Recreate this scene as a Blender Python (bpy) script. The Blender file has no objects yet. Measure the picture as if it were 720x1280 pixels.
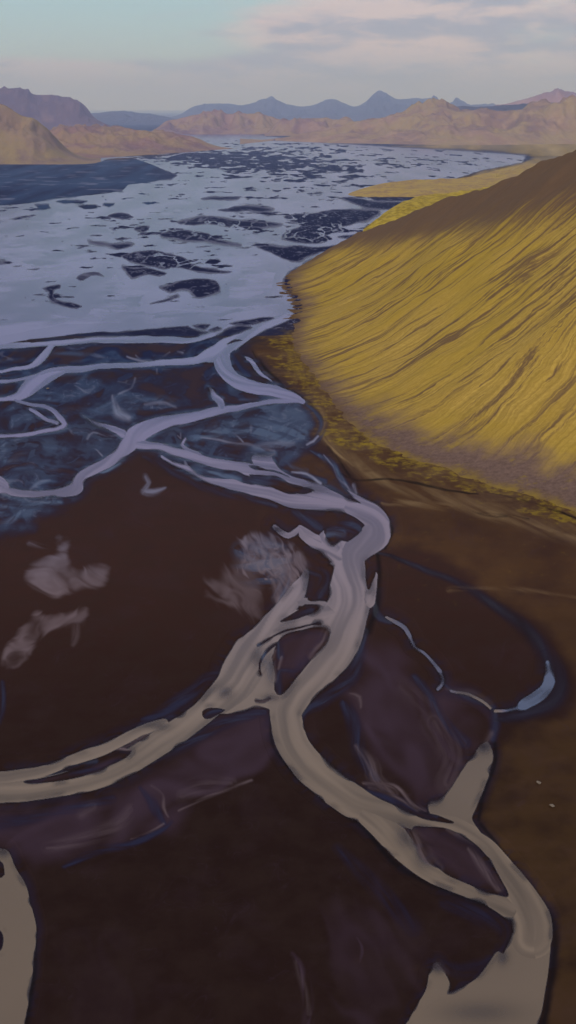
import bpy, math
import numpy as np

# ------------------------------------------------------------------ basics
scene = bpy.context.scene
COL = scene.collection
H = 200.0                      # height of the viewpoint above the river plain (m)
PITCH = math.radians(20.2)
VFOV = math.radians(50.0)
FPX = 640.0 / math.tan(VFOV / 2)
CP, SP = math.cos(PITCH), math.sin(PITCH)
YH = 640 - FPX * math.tan(PITCH)          # horizon row of the survey photo

def ray(x, y):
    """world direction of a survey-photo position"""
    cx = (np.asarray(x, float) - 360) / FPX
    cy = (640 - np.asarray(y, float)) / FPX
    return cx, CP + cy * SP, -SP + cy * CP

def ground(x, y):
    dx, dy, dz = ray(x, y)
    t = -H / dz
    return dx * t, dy * t

def at_dist(x, y, D):
    """point over ground distance D in the direction of a survey position"""
    dx, dy, dz = ray(x, y)
    t = D / np.sqrt(dx * dx + dy * dy)
    return dx * t, dy * t, H + dz * t

# ------------------------------------------------------------------ numpy noise
def _h(ix, iy, s):
    ix = ix.astype(np.int64); iy = iy.astype(np.int64)
    n = (ix * 374761393 + iy * 668265263 + s * 1274126177) & 0xFFFFFFFF
    n = ((n ^ (n >> 13)) * 1274126177) & 0xFFFFFFFF
    n = ((n ^ (n >> 16)) * 2246822519) & 0xFFFFFFFF
    return (n ^ (n >> 15)) & 0xFFFF

def noise(x, y, s=0):
    x0 = np.floor(x); y0 = np.floor(y)
    fx = x - x0; fy = y - y0
    u = fx * fx * fx * (fx * (fx * 6 - 15) + 10)
    v = fy * fy * fy * (fy * (fy * 6 - 15) + 10)
    def g(a, b):
        ang = _h(x0 + a, y0 + b, s) * (2 * math.pi / 65536)
        return np.cos(ang) * (fx - a) + np.sin(ang) * (fy - b)
    n0 = g(0, 0); n1 = g(1, 0); n2 = g(0, 1); n3 = g(1, 1)
    a = n0 + (n1 - n0) * u
    b = n2 + (n3 - n2) * u
    return (a + (b - a) * v) * 1.5

def fbm(x, y, o=4, s=0, gain=.5):
    r = 0; a = 1.0
    for k in range(o):
        r = r + a * noise(x, y, s + k * 17)
        x = x * 2.03 + 5.3; y = y * 2.03 - 3.7; a *= gain
    return r

def sstep(a, b, x):
    t = np.clip((x - a) / (b - a), 0, 1)
    return t * t * (3 - 2 * t)

# ------------------------------------------------------------------ objects
def mesh_obj(name, verts, faces, mats, label, cat, kind='structure', attrs=None, smooth=True, group=None):
    me = bpy.data.meshes.new(name)
    n = len(verts); m = len(faces); k = faces.shape[1]
    me.vertices.add(n); me.vertices.foreach_set('co', np.ascontiguousarray(verts, np.float32).ravel())
    me.loops.add(m * k); me.loops.foreach_set('vertex_index', np.ascontiguousarray(faces, np.int32).ravel())
    me.polygons.add(m); me.polygons.foreach_set('loop_start', np.arange(0, m * k, k, dtype=np.int32))
    if smooth: me.polygons.foreach_set('use_smooth', np.ones(m, bool))
    me.update(calc_edges=True)
    for an, av in (attrs or {}).items():
        if av.ndim == 1:
            a = me.attributes.new(an, 'FLOAT', 'POINT'); a.data.foreach_set('value', av.astype(np.float32))
        else:
            a = me.attributes.new(an, 'FLOAT_COLOR', 'POINT')
            a.data.foreach_set('color', np.ascontiguousarray(av, np.float32).ravel())
    for mt in mats: me.materials.append(mt)
    o = bpy.data.objects.new(name, me); COL.objects.link(o)
    o['label'] = label; o['category'] = cat
    if kind: o['kind'] = kind
    if group: o['group'] = group
    return o

def grid_faces(nr, nc, keep=None):
    i = np.arange(nr * nc).reshape(nr, nc)
    f = np.stack([i[:-1, :-1], i[1:, :-1], i[1:, 1:], i[:-1, 1:]], -1).reshape(-1, 4)
    if keep is not None: f = f[keep.ravel()]
    return f

# ------------------------------------------------------------------ node helpers
class NT:
    def __init__(self, name):
        self.m = bpy.data.materials.new(name); self.m.use_nodes = True
        self.t = self.m.node_tree; self.t.nodes.clear()
        self.out = self.n('ShaderNodeOutputMaterial')
    def n(self, ty, **kw):
        x = self.t.nodes.new(ty)
        for k, v in kw.items(): setattr(x, k, v)
        return x
    def set(self, sock, v):
        if hasattr(v, 'is_output'): self.t.links.new(v, sock)
        else: sock.default_value = v
    def math(self, op, a, b=0.0, clamp=False):
        x = self.n('ShaderNodeMath', operation=op, use_clamp=clamp)
        self.set(x.inputs[0], a); self.set(x.inputs[1], b); return x.outputs[0]
    def mix(self, f, a, b):
        x = self.n('ShaderNodeMix', data_type='RGBA')
        self.set(x.inputs[0], f)
        self.set(x.inputs[6], a if hasattr(a, 'is_output') else (*a, 1))
        self.set(x.inputs[7], b if hasattr(b, 'is_output') else (*b, 1))
        return x.outputs[2]
    def ramp(self, f, a, b, lo=0.0, hi=1.0):
        x = self.n('ShaderNodeMapRange', interpolation_type='SMOOTHSTEP')
        self.set(x.inputs[0], f); self.set(x.inputs[1], a); self.set(x.inputs[2], b)
        self.set(x.inputs[3], lo); self.set(x.inputs[4], hi); return x.outputs[0]
    def attr(self, name):
        return self.n('ShaderNodeAttribute', attribute_name=name)
    def pos(self):
        return self.n('ShaderNodeNewGeometry').outputs['Position']
    def vmul(self, v, s):
        x = self.n('ShaderNodeVectorMath', operation='MULTIPLY')
        self.set(x.inputs[0], v); x.inputs[1].default_value = s; return x.outputs[0]
    def noise(self, v, scale=1.0, detail=4, rough=.55, dist=0.0):
        x = self.n('ShaderNodeTexNoise')
        self.set(x.inputs['Vector'], v); x.inputs['Scale'].default_value = scale
        x.inputs['Detail'].default_value = detail; x.inputs['Roughness'].default_value = rough
        x.inputs['Distortion'].default_value = dist
        return x.outputs[0]
    def combine(self, x, y, z=0.0):
        c = self.n('ShaderNodeCombineXYZ')
        self.set(c.inputs[0], x); self.set(c.inputs[1], y); self.set(c.inputs[2], z); return c.outputs[0]
    def bump(self, h, strength, dist):
        b = self.n('ShaderNodeBump'); b.inputs['Strength'].default_value = strength
        b.inputs['Distance'].default_value = dist; self.set(b.inputs['Height'], h); return b.outputs[0]
    def finish(self, col, rough=.9, spec=.3, normal=None, ior=None):
        p = self.n('ShaderNodeBsdfPrincipled')
        self.set(p.inputs['Base Color'], col); self.set(p.inputs['Roughness'], rough)
        self.set(p.inputs['Specular IOR Level'], spec)
        if ior: p.inputs['IOR'].default_value = ior
        if normal is not None: self.set(p.inputs['Normal'], normal)
        self.t.links.new(p.outputs[0], self.out.inputs[0])
        return self.m

# ------------------------------------------------------------------ survey of the river
def curve(pts, closed=False, step=4.0):
    """Catmull-Rom through the surveyed points; any further columns are interpolated too"""
    P = np.array(pts, float); n = len(P); out = []
    rng = range(n) if closed else range(n - 1)
    for i in rng:
        if closed: p0, p1, p2, p3 = P[(i - 1) % n], P[i], P[(i + 1) % n], P[(i + 2) % n]
        else: p0, p1, p2, p3 = P[max(i - 1, 0)], P[i], P[i + 1], P[min(i + 2, n - 1)]
        L = np.hypot(*(p2 - p1)[:2]); k = max(1, int(L / step))
        t = (np.arange(k) / k)[:, None]
        out.append(.5 * (2 * p1 + (p2 - p0) * t + (2 * p0 - 5 * p1 + 4 * p2 - p3) * t ** 2 + (3 * p1 - p0 - 3 * p2 + p3) * t ** 3))
    if not closed: out.append(P[-1:])
    return np.concatenate(out)

# fan grid of the plain: fine where the river is looked at, coarser to the sides
xs_c = np.arange(-6, 727, .85)
gl = [-6.]; st = .85
while gl[-1] > -900: st *= 1.05; gl.append(gl[-1] - min(st, 30))
gr = [726.]; st = .85
while gr[-1] < 1600: st *= 1.05; gr.append(gr[-1] + min(st, 30))
XS = np.concatenate([np.array(gl[:0:-1]), xs_c, np.array(gr[1:])])
YS = np.concatenate([YH + np.geomspace(3.0, 20, 24)[:-1], np.arange(YH + 20, 250, .45), np.arange(250, 430, .6),
                     np.arange(430, 1290, .9), np.geomspace(1290, 1700, 60)])
PX, PY = np.meshgrid(XS, YS)
GX, GY = ground(PX, PY)
NR, NC = PX.shape
# domain warp in a fan metric, so banks wander naturally at every distance
UU = (PX - 360) / (PY - YH + 6); VV = np.log(PY - YH + 6)
persp = np.clip((PY - YH) / 500, .05, 1.2)
WX = PX + (3.2 * fbm(UU * 9, VV * 8, 2, 5) + .35 * fbm(UU * 40, VV * 34, 2, 6)) * (persp ** .6)
WY = PY + (2.4 * fbm(UU * 9, VV * 8, 2, 9) + .3 * fbm(UU * 40, VV * 34, 2, 8)) * persp

BIG = 16.0
def win(x0, x1, y0, y1, m):
    c0 = np.searchsorted(XS, x0 - m - 5); c1 = np.searchsorted(XS, x1 + m + 5)
    r0 = np.searchsorted(YS, y0 - m - 5); r1 = np.searchsorted(YS, y1 + m + 5)
    return slice(r0, r1), slice(c0, c1)

dist = np.hypot(GX, GY)
LN = WY * 1.0; LT = WX * 1.0
NCH = [0]
def add_channel(F, pts, k=1.0, flow=False):
    """pts: (x, y, half width)"""
    C = curve(pts); acc = 0.0; NCH[0] += 1
    for a, b in zip(C[:-1], C[1:]):
        w = max(a[2], b[2]) * k
        s = win(min(a[0], b[0]), max(a[0], b[0]), min(a[1], b[1]), max(a[1], b[1]), w + BIG)
        X = WX[s]; Y = WY[s]
        dx, dy = b[0] - a[0], b[1] - a[1]
        t = np.clip(((X - a[0]) * dx + (Y - a[1]) * dy) / (dx * dx + dy * dy + 1e-9), 0, 1)
        d = np.hypot(X - a[0] - t * dx, Y - a[1] - t * dy)
        val = (a[2] + (b[2] - a[2]) * t) * k - d
        if flow:
            kk = val > np.maximum(F[s], -6)
            L = math.hypot(dx, dy) + 1e-9
            LN[s] = np.where(kk, np.sign((X - a[0]) * dy - (Y - a[1]) * dx) * d + 37 * NCH[0], LN[s]); LT[s] = np.where(kk, acc + t * L, LT[s]); acc += L
        F[s] = np.maximum(F[s], val)

def poly_sd(pts, smooth=True, m=BIG):
    C = curve(pts, True) if smooth else np.array(pts, float)
    s = win(C[:, 0].min(), C[:, 0].max(), C[:, 1].min(), C[:, 1].max(), m)
    X = WX[s]; Y = WY[s]
    D = np.full(X.shape, m); ins = np.zeros(X.shape, bool)
    for a, b in zip(C, np.roll(C, -1, 0)):
        if a[1] != b[1]:
            cond = ((a[1] > Y) != (b[1] > Y))
            ins ^= cond & (X < (b[0] - a[0]) * (Y - a[1]) / (b[1] - a[1]) + a[0])
        q = win(min(a[0], b[0]), max(a[0], b[0]), min(a[1], b[1]), max(a[1], b[1]), m)
        q = (slice(max(q[0].start - s[0].start, 0), max(q[0].stop - s[0].start, 0)), slice(max(q[1].start - s[1].start, 0), max(q[1].stop - s[1].start, 0)))
        x = X[q]; y = Y[q]
        dx, dy = b[0] - a[0], b[1] - a[1]
        t = np.clip(((x - a[0]) * dx + (y - a[1]) * dy) / (dx * dx + dy * dy + 1e-9), 0, 1)
        D[q] = np.minimum(D[q], np.hypot(x - a[0] - t * dx, y - a[1] - t * dy))
    return s, np.where(ins, D, -D)

F = np.full(PX.shape, -BIG)          # > 0 where water runs
def water_poly(pts, **k):
    s, d = poly_sd(pts, **k); F[s] = np.maximum(F[s], d)
def bar_poly(pts, grow=0.0, **k):
    s, d = poly_sd(pts, **k); F[s] = np.minimum(F[s], -(d + grow))
def bar_line(pts):
    G = np.full(PX.shape, -BIG); add_channel(G, pts); np.minimum(F, -G, out=F)

# --- the wide sheet of water up the valley
water_poly([(-1000, 165), (0, 165), (270, 168), (300, 164), (330, 170), (395, 178), (440, 181), (500, 185), (560, 188), (620, 192), (657, 195), (652, 203),
            (600, 213), (560, 226), (520, 231), (470, 233), (445, 240), (470, 252), (540, 252), (500, 266), (470, 280), (440, 300),
            (400, 318), (362, 340), (354, 348), (352, 360), (364, 370), (369, 385), (366, 396), (345, 400), (315, 404), (290, 408), (276, 412), (262, 416),
            (250, 414), (235, 407), (187, 411), (150, 416), (135, 415), (83, 417), (30, 426), (0, 431), (-60, 437), (-1000, 450)], smooth=False)
# --- channels below it: x, y, half width
CH = [
 [(-300, 452, 4), (-60, 438, 4), (0, 433.5, 3.2), (30, 431.5, 2.8), (67, 428, 3.5), (133, 425, 4.5), (187, 424.5, 4), (233, 424.5, 3.6), (256, 420, 4), (272, 414, 4.5), (290, 406, 5)],
 [(66, 428, 3), (57, 441, 3.6), (49, 451, 4), (37, 458, 2.2), (15, 462, 1.7), (0, 465, 1.6), (-40, 470, 2), (-300, 482, 2)],
 [(360, 392, 7), (335, 402, 7.5), (312, 414, 8), (290, 429, 10), (274, 440, 11), (256, 446, 6), (240, 451, 4), (200, 454, 3.4), (160, 456, 2.8), (133, 457.5, 3), (105, 460, 3.4), (83, 463, 4), (60, 467, 4.5), (45, 471, 3), (20, 475, 1.9), (0, 477, 1.7), (-60, 482, 2), (-300, 495, 2)],
 [(80, 464, 4), (60, 471, 8), (42, 480, 9.5), (32, 488, 8), (22, 495, 4.5), (10, 498, 2.6), (0, 500, 2.2), (-40, 503, 2), (-300, 510, 2)],
 [(14, 496, 2.4), (25, 502, 1.8), (40, 506.5, 1.8), (55, 509, 2), (66, 514, 2.4), (74, 523, 3.4), (82, 531, 3.2), (72, 537, 2.6), (55, 540, 2.4), (30, 543, 2.2), (0, 544.5, 2), (-60, 548, 2.2), (-300, 560, 3)],
 [(36, 512, 1.4), (48, 519, 2.2), (60, 526, 2.4), (72, 530, 2.5)],
 [(277, 440, 10), (279, 456, 10.5), (290, 470, 10), (312, 481, 9), (340, 489, 7.5), (360, 494, 6), (375, 499, 4.6), (380, 502, 3.4)],
 [(379, 501, 3), (360, 502, 3), (335, 504, 2.8), (312, 507, 3), (290, 511, 4), (265, 516, 5.2), (235, 522, 6.5), (205, 529, 7.5), (183, 536, 9.5), (168, 545, 11.5), (162, 553, 10), (150, 566, 7.5), (136, 576, 6.6), (118, 586, 6), (105, 594, 6), (99, 602, 7), (97, 609, 8), (82, 615, 4.8), (62, 617.5, 3.6), (40, 617.5, 3.2), (20, 616, 3), (0, 613, 4), (-30, 610, 6), (-300, 600, 6)],
 [(-20, 588, 4), (0, 603, 5), (8, 611, 3)],
 [(104, 519, .3), (113, 524, 1.4), (122, 529, 3.0), (133, 533, 3.2), (143, 538, 3.6), (152, 543, 5)],
 [(259, 482, .3), (264, 488, 2.4), (268, 497, 3.8), (275, 503, 4.2), (278, 511, 4)],
 [(165, 551, 6), (185, 556, 5), (207, 561, 5.2), (233, 569, 5.6), (260, 577, 6), (290, 583, 6.4), (320, 588, 7.5), (345, 594, 10), (370, 602, 12), (395, 611, 13), (420, 621, 13), (444, 632, 12.5), (464, 643, 13), (473, 655, 13), (469, 668, 14), (455, 680, 14), (440, 694, 15), (434, 712, 19), (434, 735, 21), (435, 757, 23), (427, 782, 26), (416, 806, 25), (400, 830, 22), (382, 851, 20), (366, 872, 18), (357, 890, 17), (359, 910, 17), (367, 932, 17), (383, 954, 17.5), (403, 974, 18), (427, 992, 18), (450, 1005, 17), (475, 1012, 15), (505, 1020, 10), (540, 1030, 9), (570, 1038, 10), (595, 1054, 12), (615, 1074, 14), (632, 1097, 16), (648, 1122, 19), (662, 1150, 21), (666, 1172, 20)],
 [(200, 571, 1.2), (214, 578, 2), (230, 585, 3.4), (243, 592, 4.6), (262, 598, 5), (283, 603, 5.6), (305, 608, 6), (327, 614, 6.4), (350, 622, 6), (372, 627, 7), (395, 628, 8), (420, 630, 8), (440, 632, 8)],
 [(232, 548, 1.2), (228, 556, 1.5), (236, 563, 1.8), (250, 569, 2.2)],
 [(345, 660, 1), (362, 670, 1.4), (374, 660, .8), (378, 668, 2.5), (390, 675, 4), (404, 681, 6), (418, 690, 8), (428, 700, 10)],
 [(374, 659, .8), (386, 668, 2.6), (400, 677, 4), (412, 686, 6)],
 [(410, 664, 1.3), (404, 670, 3.4), (408, 679, 6), (420, 690, 9)],
 [(433, 667, .8), (431, 674, 2.6), (428, 683, 7)],
 [(384, 712, .3), (381, 722, 2), (376, 732, 5), (368, 745, 9), (358, 757, 10), (348, 772, 11), (334, 790, 16), (318, 812, 20), (302, 836, 23), (290, 856, 19), (272, 874, 15), (252, 892, 12.5), (230, 908, 12.5), (205, 925, 13), (178, 943, 13.5), (148, 959, 13), (115, 972, 13), (75, 981, 12.5), (35, 986, 12), (0, 988, 12), (-60, 990, 14), (-300, 1000, 16)],
 [(428, 766, 16), (405, 770, 10), (384, 774, 9), (362, 780, 11), (340, 790, 14)],
 [(405, 756, 1.6), (385, 754.5, 2), (365, 755, 2.5)],
 [(205, 903, 2), (188, 909, 3.4), (168, 917, 3.4), (148, 927, 3.4), (128, 936, 4), (108, 943, 4), (85, 951, 4), (55, 961, 4.2), (25, 968, 5.5), (0, 973, 7), (-60, 978, 8)],
 [(467, 720, 2), (464, 735, 5), (458, 752, 8)],
 [(452, 1010, 13), (478, 1032, 15), (500, 1056, 13), (522, 1078, 9), (548, 1095, 8), (580, 1110, 8), (612, 1124, 9), (640, 1138, 12)],
 [(482, 773, .6), (492, 779, 1.6), (505, 786, 1.8), (512, 795, 1.8), (520, 807, 1.5), (533, 815, .9), (546, 829, 1.2), (553, 840, 2), (555, 852, 1.8), (549, 862, 1)],
 [(565, 863, .8), (585, 867, .9), (602, 876, 1), (612, 885, .9)],
 [(618, 889, 1.2), (635, 889, 1.6), (648, 887, 2.2)],
 [(303, 446, 1), (314, 451, 2), (319, 460, 2.2), (326, 468, 1.6), (336, 478, 2)],
 [(308, 471, .8), (322, 473, 1.3), (335, 481, 2)],
]
for c in CH:
    if max(p[2] for p in c) < 2.4 and c[0][1] > 720: c = [(x, y, w - 2.2) for x, y, w in c]
    add_channel(F, c, flow=True)
# --- broad confluences and pools drawn by their outline
water_poly([(316, 570), (332, 566), (343, 566), (341, 576), (350, 588), (368, 597), (392, 604), (380, 612), (345, 600), (325, 592), (318, 582)])
water_poly([(330, 612), (352, 618), (376, 617), (392, 612), (420, 618), (446, 630), (440, 641), (410, 636), (372, 634), (345, 626)])
water_poly([(601, 933), (606, 930), (611, 945), (609, 968), (603, 988), (594, 1008), (589, 1024), (600, 1045), (585, 1050), (566, 1034), (548, 1024), (537, 1010), (538, 1002), (552, 1000), (564, 991), (576, 974), (588, 953)])
water_poly([(-60, 1050), (1, 1062), (6, 1062), (12, 1068), (18, 1085), (28, 1106), (33, 1130), (42, 1165), (40, 1200), (33, 1245), (25, 1285), (10, 1400), (-80, 1400), (-140, 1200)])
water_poly([(686, 829), (689, 838), (692, 848), (687, 861), (674, 876), (659, 887), (650, 887), (653, 882), (667, 870), (681, 858), (685, 843)])
water_poly([(646, 1112), (672, 1140), (684, 1172), (682, 1215), (672, 1265), (655, 1330), (640, 1420), (480, 1420), (500, 1300), (520, 1270), (540, 1250), (556, 1245), (580, 1236), (600, 1224), (614, 1208), (624, 1193), (632, 1196), (640, 1176), (647, 1158), (645, 1140)])
water_poly([(540, 1216), (547, 1205), (553, 1216), (559, 1232), (553, 1248), (535, 1262), (515, 1284), (505, 1290), (520, 1262), (534, 1240)])
water_poly([(282, 830), (300, 800), (322, 798), (335, 815), (344, 850), (352, 868), (372, 880), (352, 892), (342, 886), (322, 882), (300, 888), (272, 890), (262, 880), (268, 858)])

F = np.where(F > -BIG, F + 2.6 * sstep(540, 720, PY) + .5, F)
# --- bars of sand standing in the water
BARS = [
 # upper bars
 [(0, 205), (60, 206), (120, 204), (135, 199), (165, 197), (190, 206), (222, 219), (214, 224), (195, 226), (160, 231), (152, 239), (120, 243), (66, 248), (36, 254), (0, 257), (-80, 262), (-900, 268), (-900, 200), (-100, 205)],
 [(152, 320), (170, 315), (190, 313), (210, 317), (235, 324), (241, 331), (265, 336), (290, 340), (262, 341), (240, 338), (222, 334), (205, 336), (195, 334), (178, 330), (160, 326)],
 [(152, 333), (168, 335), (182, 334), (196, 337), (210, 341), (200, 345), (180, 343), (165, 348), (160, 342)],
 [(200, 360), (214, 356), (226, 351), (245, 349), (262, 349), (273, 353), (275, 364), (260, 370), (244, 372), (238, 364), (226, 362), (214, 365)],
 [(52, 361), (62, 358), (76, 357), (75, 361), (66, 364), (66, 370), (76, 377), (90, 378), (102, 383), (96, 386), (74, 381), (60, 372), (60, 366)],
 [(96, 348), (104, 342), (118, 340), (128, 344), (114, 345), (104, 351)],
 [(110, 302), (122, 302), (140, 306), (154, 304), (166, 305), (156, 310), (144, 311), (136, 307)],
 [(198, 294), (208, 289), (222, 287), (240, 289), (258, 291), (268, 298), (284, 302), (300, 307), (276, 304), (254, 302), (236, 301), (222, 299)],
 [(222, 279), (238, 274), (252, 270), (272, 271), (290, 275), (320, 277), (352, 280), (330, 284), (305, 284), (284, 284), (262, 280), (240, 282)],
 [(134, 270), (148, 266), (162, 268), (168, 272), (152, 274)],
 [(168, 286), (176, 282), (188, 283), (186, 288), (176, 291)],
 [(272, 263), (286, 260), (300, 257), (320, 258), (341, 262), (328, 265), (310, 264), (292, 265)],
 [(252, 248), (272, 246), (302, 246), (296, 249), (268, 250)],
 [(322, 309), (336, 307), (352, 309), (372, 307), (398, 309), (424, 306), (428, 312), (400, 316), (382, 322), (372, 328), (356, 324), (340, 317)],
 [(354, 271), (372, 267), (392, 266), (416, 262), (444, 262), (474, 264), (462, 274), (438, 281), (418, 287), (404, 292), (410, 300), (394, 305), (368, 303), (352, 296), (362, 288), (376, 282), (366, 277)],
 [(428, 247), (450, 248), (476, 252), (552, 252), (500, 260), (476, 262), (452, 258)],
 [(422, 296), (440, 293), (462, 291), (452, 300), (436, 299)],
 [(44, 256), (60, 255), (60, 259), (48, 260)], [(70, 252), (90, 251), (110, 251), (96, 254)], [(100, 258), (118, 257), (122, 260), (106, 261)],
 [(130, 255), (142, 256), (136, 259)],
 # the long bars where the sheet breaks up
 [(28, 428), (55, 423), (83, 418.5), (110, 416.5), (133, 415.5), (136, 419), (110, 420), (83, 422.5), (55, 426)],
 [(148, 417), (166, 413.5), (187, 411.5), (210, 409), (232, 408), (245, 412), (249, 418), (240, 421.5), (222, 420.5), (200, 420), (180, 420), (160, 420)],
 [(287, 405), (300, 401.5), (316, 399), (336, 396), (344, 397), (332, 402), (318, 406), (300, 406.5)],
 [(274, 423), (282, 413.5), (292, 409), (304, 407.5), (316, 409), (304, 413.5), (294, 418), (284, 421.5)],
 [(241, 407), (250, 405), (262, 406), (254, 411)], [(262, 412), (272, 408), (277, 410), (268, 413)],
 [(285, 430), (294, 425), (303, 426), (292, 428.5)],
 [(288, 442), (298, 438), (304, 442), (309, 452), (316, 462), (330, 473), (342, 482), (322, 477), (302, 468), (291, 456)],
 # among the braids
 [(236, 580), (252, 580), (275, 586), (298, 590), (312, 598), (318, 604), (306, 604), (290, 599), (266, 597), (248, 592)],
 [(312, 593), (330, 594), (347, 597), (362, 604), (372, 609), (390, 613), (378, 617), (358, 614), (336, 607), (322, 602)],
 [(312, 582), (322, 583), (330, 587), (320, 587)],
 [(405, 662), (424, 655), (440, 654), (454, 659), (449, 668), (436, 678), (428, 676), (420, 682), (411, 674)],
 [(338, 570), (352, 567), (386, 566), (412, 588), (434, 614), (442, 624), (424, 616), (402, 604), (382, 600), (362, 593), (346, 584)],
 [(387, 710), (400, 706), (418, 708), (412, 726), (405, 742), (398, 751), (384, 752), (384, 736), (388, 722)],
 [(371, 765), (380, 758), (400, 758), (398, 763), (384, 770), (366, 776), (348, 779)],
 [(348, 800), (362, 791), (380, 787), (398, 785), (411, 788), (413, 797), (404, 810), (392, 823), (378, 840), (364, 858), (352, 868), (345, 862), (346, 842), (350, 826), (342, 818)],
 [(252, 890), (260, 885), (276, 886), (283, 888), (274, 894), (262, 899), (254, 898)],
 [(30, 975), (56, 970), (85, 964), (108, 956), (130, 946), (150, 938), (164, 937), (158, 946), (140, 955), (112, 966), (86, 974), (56, 977)],
 [(514, 1033), (536, 1032), (560, 1036), (580, 1046), (598, 1060), (614, 1080), (626, 1102), (633, 1123), (612, 1118), (584, 1106), (560, 1093), (542, 1074), (528, 1056)],
 [(452, 982), (470, 980), (490, 986), (506, 1000), (524, 1012), (545, 1018), (568, 1028), (552, 1027), (524, 1020), (500, 1010), (474, 998)],
 [(462, 706), (470, 708), (468, 724), (461, 740), (458, 728)],
 [(0, 1074), (5, 1078), (7, 1092), (3, 1096), (-30, 1092), (-30, 1076)], [(-10, 1160), (1, 1166), (4, 1178), (0, 1190), (-14, 1184)],
 [(36, 425), (70, 422), (40, 428.5)],
]
for i, b in enumerate(BARS):
    bar_poly(b, smooth=(i > 0))
bar_line([(188, 380, .6), (204, 376, 1.4), (222, 370, 1.5)])
bar_line([(320, 805, .2), (345, 793, .9), (380, 783, .9), (402, 780, .3)])
bar_line([(326, 842, .2), (324, 828, 1.4), (332, 813, 1.6), (346, 803, 1)])
bar_line([(318, 586, .2), (340, 589, 1), (362, 596, .3)])
bar_line([(345, 602, .2), (366, 606, 1.6), (392, 613, .3)])
bar_line([(400, 604, .2), (430, 619, 1), (452, 630, .2)])
bar_line([(338, 873, .6), (330, 877, 1.6), (320, 877, .8)])

# --- thin scattered bars of the upper river, from a noise whose grain follows the flow
a1 = fbm(UU * 3.0 + 1.5 * VV, VV * 20.0, 5, 31, .55)
a2 = fbm(UU * 3.2, VV * 6.0, 4, 47)
a3 = fbm(UU * 8.0 + 2 * VV, VV * 48.0, 3, 77)
def blob(cx, cy, rx, ry):
    return np.exp(-(((PX - cx) / rx) ** 2 + ((PY - cy) / ry) ** 2))
dens = (1.35 * blob(310, 203, 90, 15) + .95 * blob(200, 194, 110, 9) + .75 * blob(410, 212, 60, 17) + .6 * blob(540, 204, 90, 14)
        + .55 * blob(390, 184, 90, 7) + .45 * blob(330, 235, 120, 16) + .6 * blob(395, 285, 60, 28) + .55 * blob(280, 285, 90, 22)
        + .7 * blob(235, 325, 70, 14) + .42 * blob(110, 372, 60, 14) + .3 * blob(140, 285, 90, 30) + .45 * blob(15, 252, 60, 10)
        + .35 * blob(-200, 300, 200, 60) + .3 * blob(480, 240, 60, 12))
B = (a1 * 1.0 + a3 * .55 + dens * 1.05 - .98) * 13
upper = (PY < 400) & (F > 0)
F = np.where(upper & (B > -BIG), np.minimum(F, -np.clip(B, -BIG, BIG)), F)
# rills of water through the bars
riv = np.abs(fbm(UU * 7 + 1.2 * VV, VV * 15, 3, 91)) - .05
rw = sstep(.25, .65, dens) * (PY < 345) * (PY > 178) * (PX > 130)
F = np.where((rw > .05) & (F < 0) & (F > -9) & (PY > 255), np.maximum(F, np.clip((.055 * rw - np.abs(riv)) * 28, -BIG, 1.2)), F)
# long faint rills across the dark flat on the left
fl = fbm(UU * 2.2, VV * 46, 3, 13)
flat = sstep(230, 180, PX) * (PY > 200) * (PY < 262)

# ------------------------------------------------------------------ stains and films on the sand
NAVY = np.zeros(PX.shape); VIO = np.zeros(PX.shape); PALE = np.zeros(PX.shape); TEAL = np.zeros(PX.shape)
DARK = np.zeros(PX.shape); OCH = np.zeros(PX.shape); TAN = np.zeros(PX.shape); MOSS = np.zeros(PX.shape)
def stroke(A, pts, amp=1.0, streak=.6, fine=1.0, soft=1.0, seed=0):
    """soft brush along a flow line; its grain runs along the line"""
    C = curve(pts, step=5.0)
    x0, x1, y0, y1 = C[:, 0].min(), C[:, 0].max(), C[:, 1].min(), C[:, 1].max()
    wmax = C[:, 2].max()
    s = win(x0, x1, y0, y1, wmax)
    X = WX[s]; Y = WY[s]
    best = np.full(X.shape, 9.0); N = np.zeros(X.shape); T = np.zeros(X.shape); acc = 0
    for a, b in zip(C[:-1], C[1:]):
        dx, dy = b[0] - a[0], b[1] - a[1]; L = math.hypot(dx, dy) + 1e-9
        t = np.clip(((X - a[0]) * dx + (Y - a[1]) * dy) / (L * L), 0, 1)
        ex = X - a[0] - t * dx; ey = Y - a[1] - t * dy
        r = np.hypot(ex, ey) / np.maximum(a[2] + (b[2] - a[2]) * t, .3)
        k = r < best
        best = np.where(k, r, best); N = np.where(k, np.sign(ex * dy - ey * dx) * np.hypot(ex, ey), N); T = np.where(k, acc + t * L, T)
        acc += L
    v = sstep(1.0, 1.0 - soft, best)
    g = fbm(N / (5.0 * fine) + .02 * T, T / (46 * fine), 4, 200 + seed)
    v = v * np.clip(1 - streak + streak * (.5 + 2.1 * g), 0, 1.5)
    A[s] = np.maximum(A[s], np.clip(v * amp, 0, 1))
def silk(X, Y, ang, scale, stretch, seed, o=3):
    c, s_ = math.cos(math.radians(ang)), math.sin(math.radians(ang))
    u = (X * c + Y * s_) / scale; v = (-X * s_ + Y * c) / scale
    w1 = fbm(u * .5 / stretch ** .5, v * .5, 2, seed + 5); w2 = fbm(u * .6 / stretch ** .5, v * .6, 2, seed + 9)
    return fbm(u / stretch + .9 * w1, v + 1.3 * w2, o, seed, .42)
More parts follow.
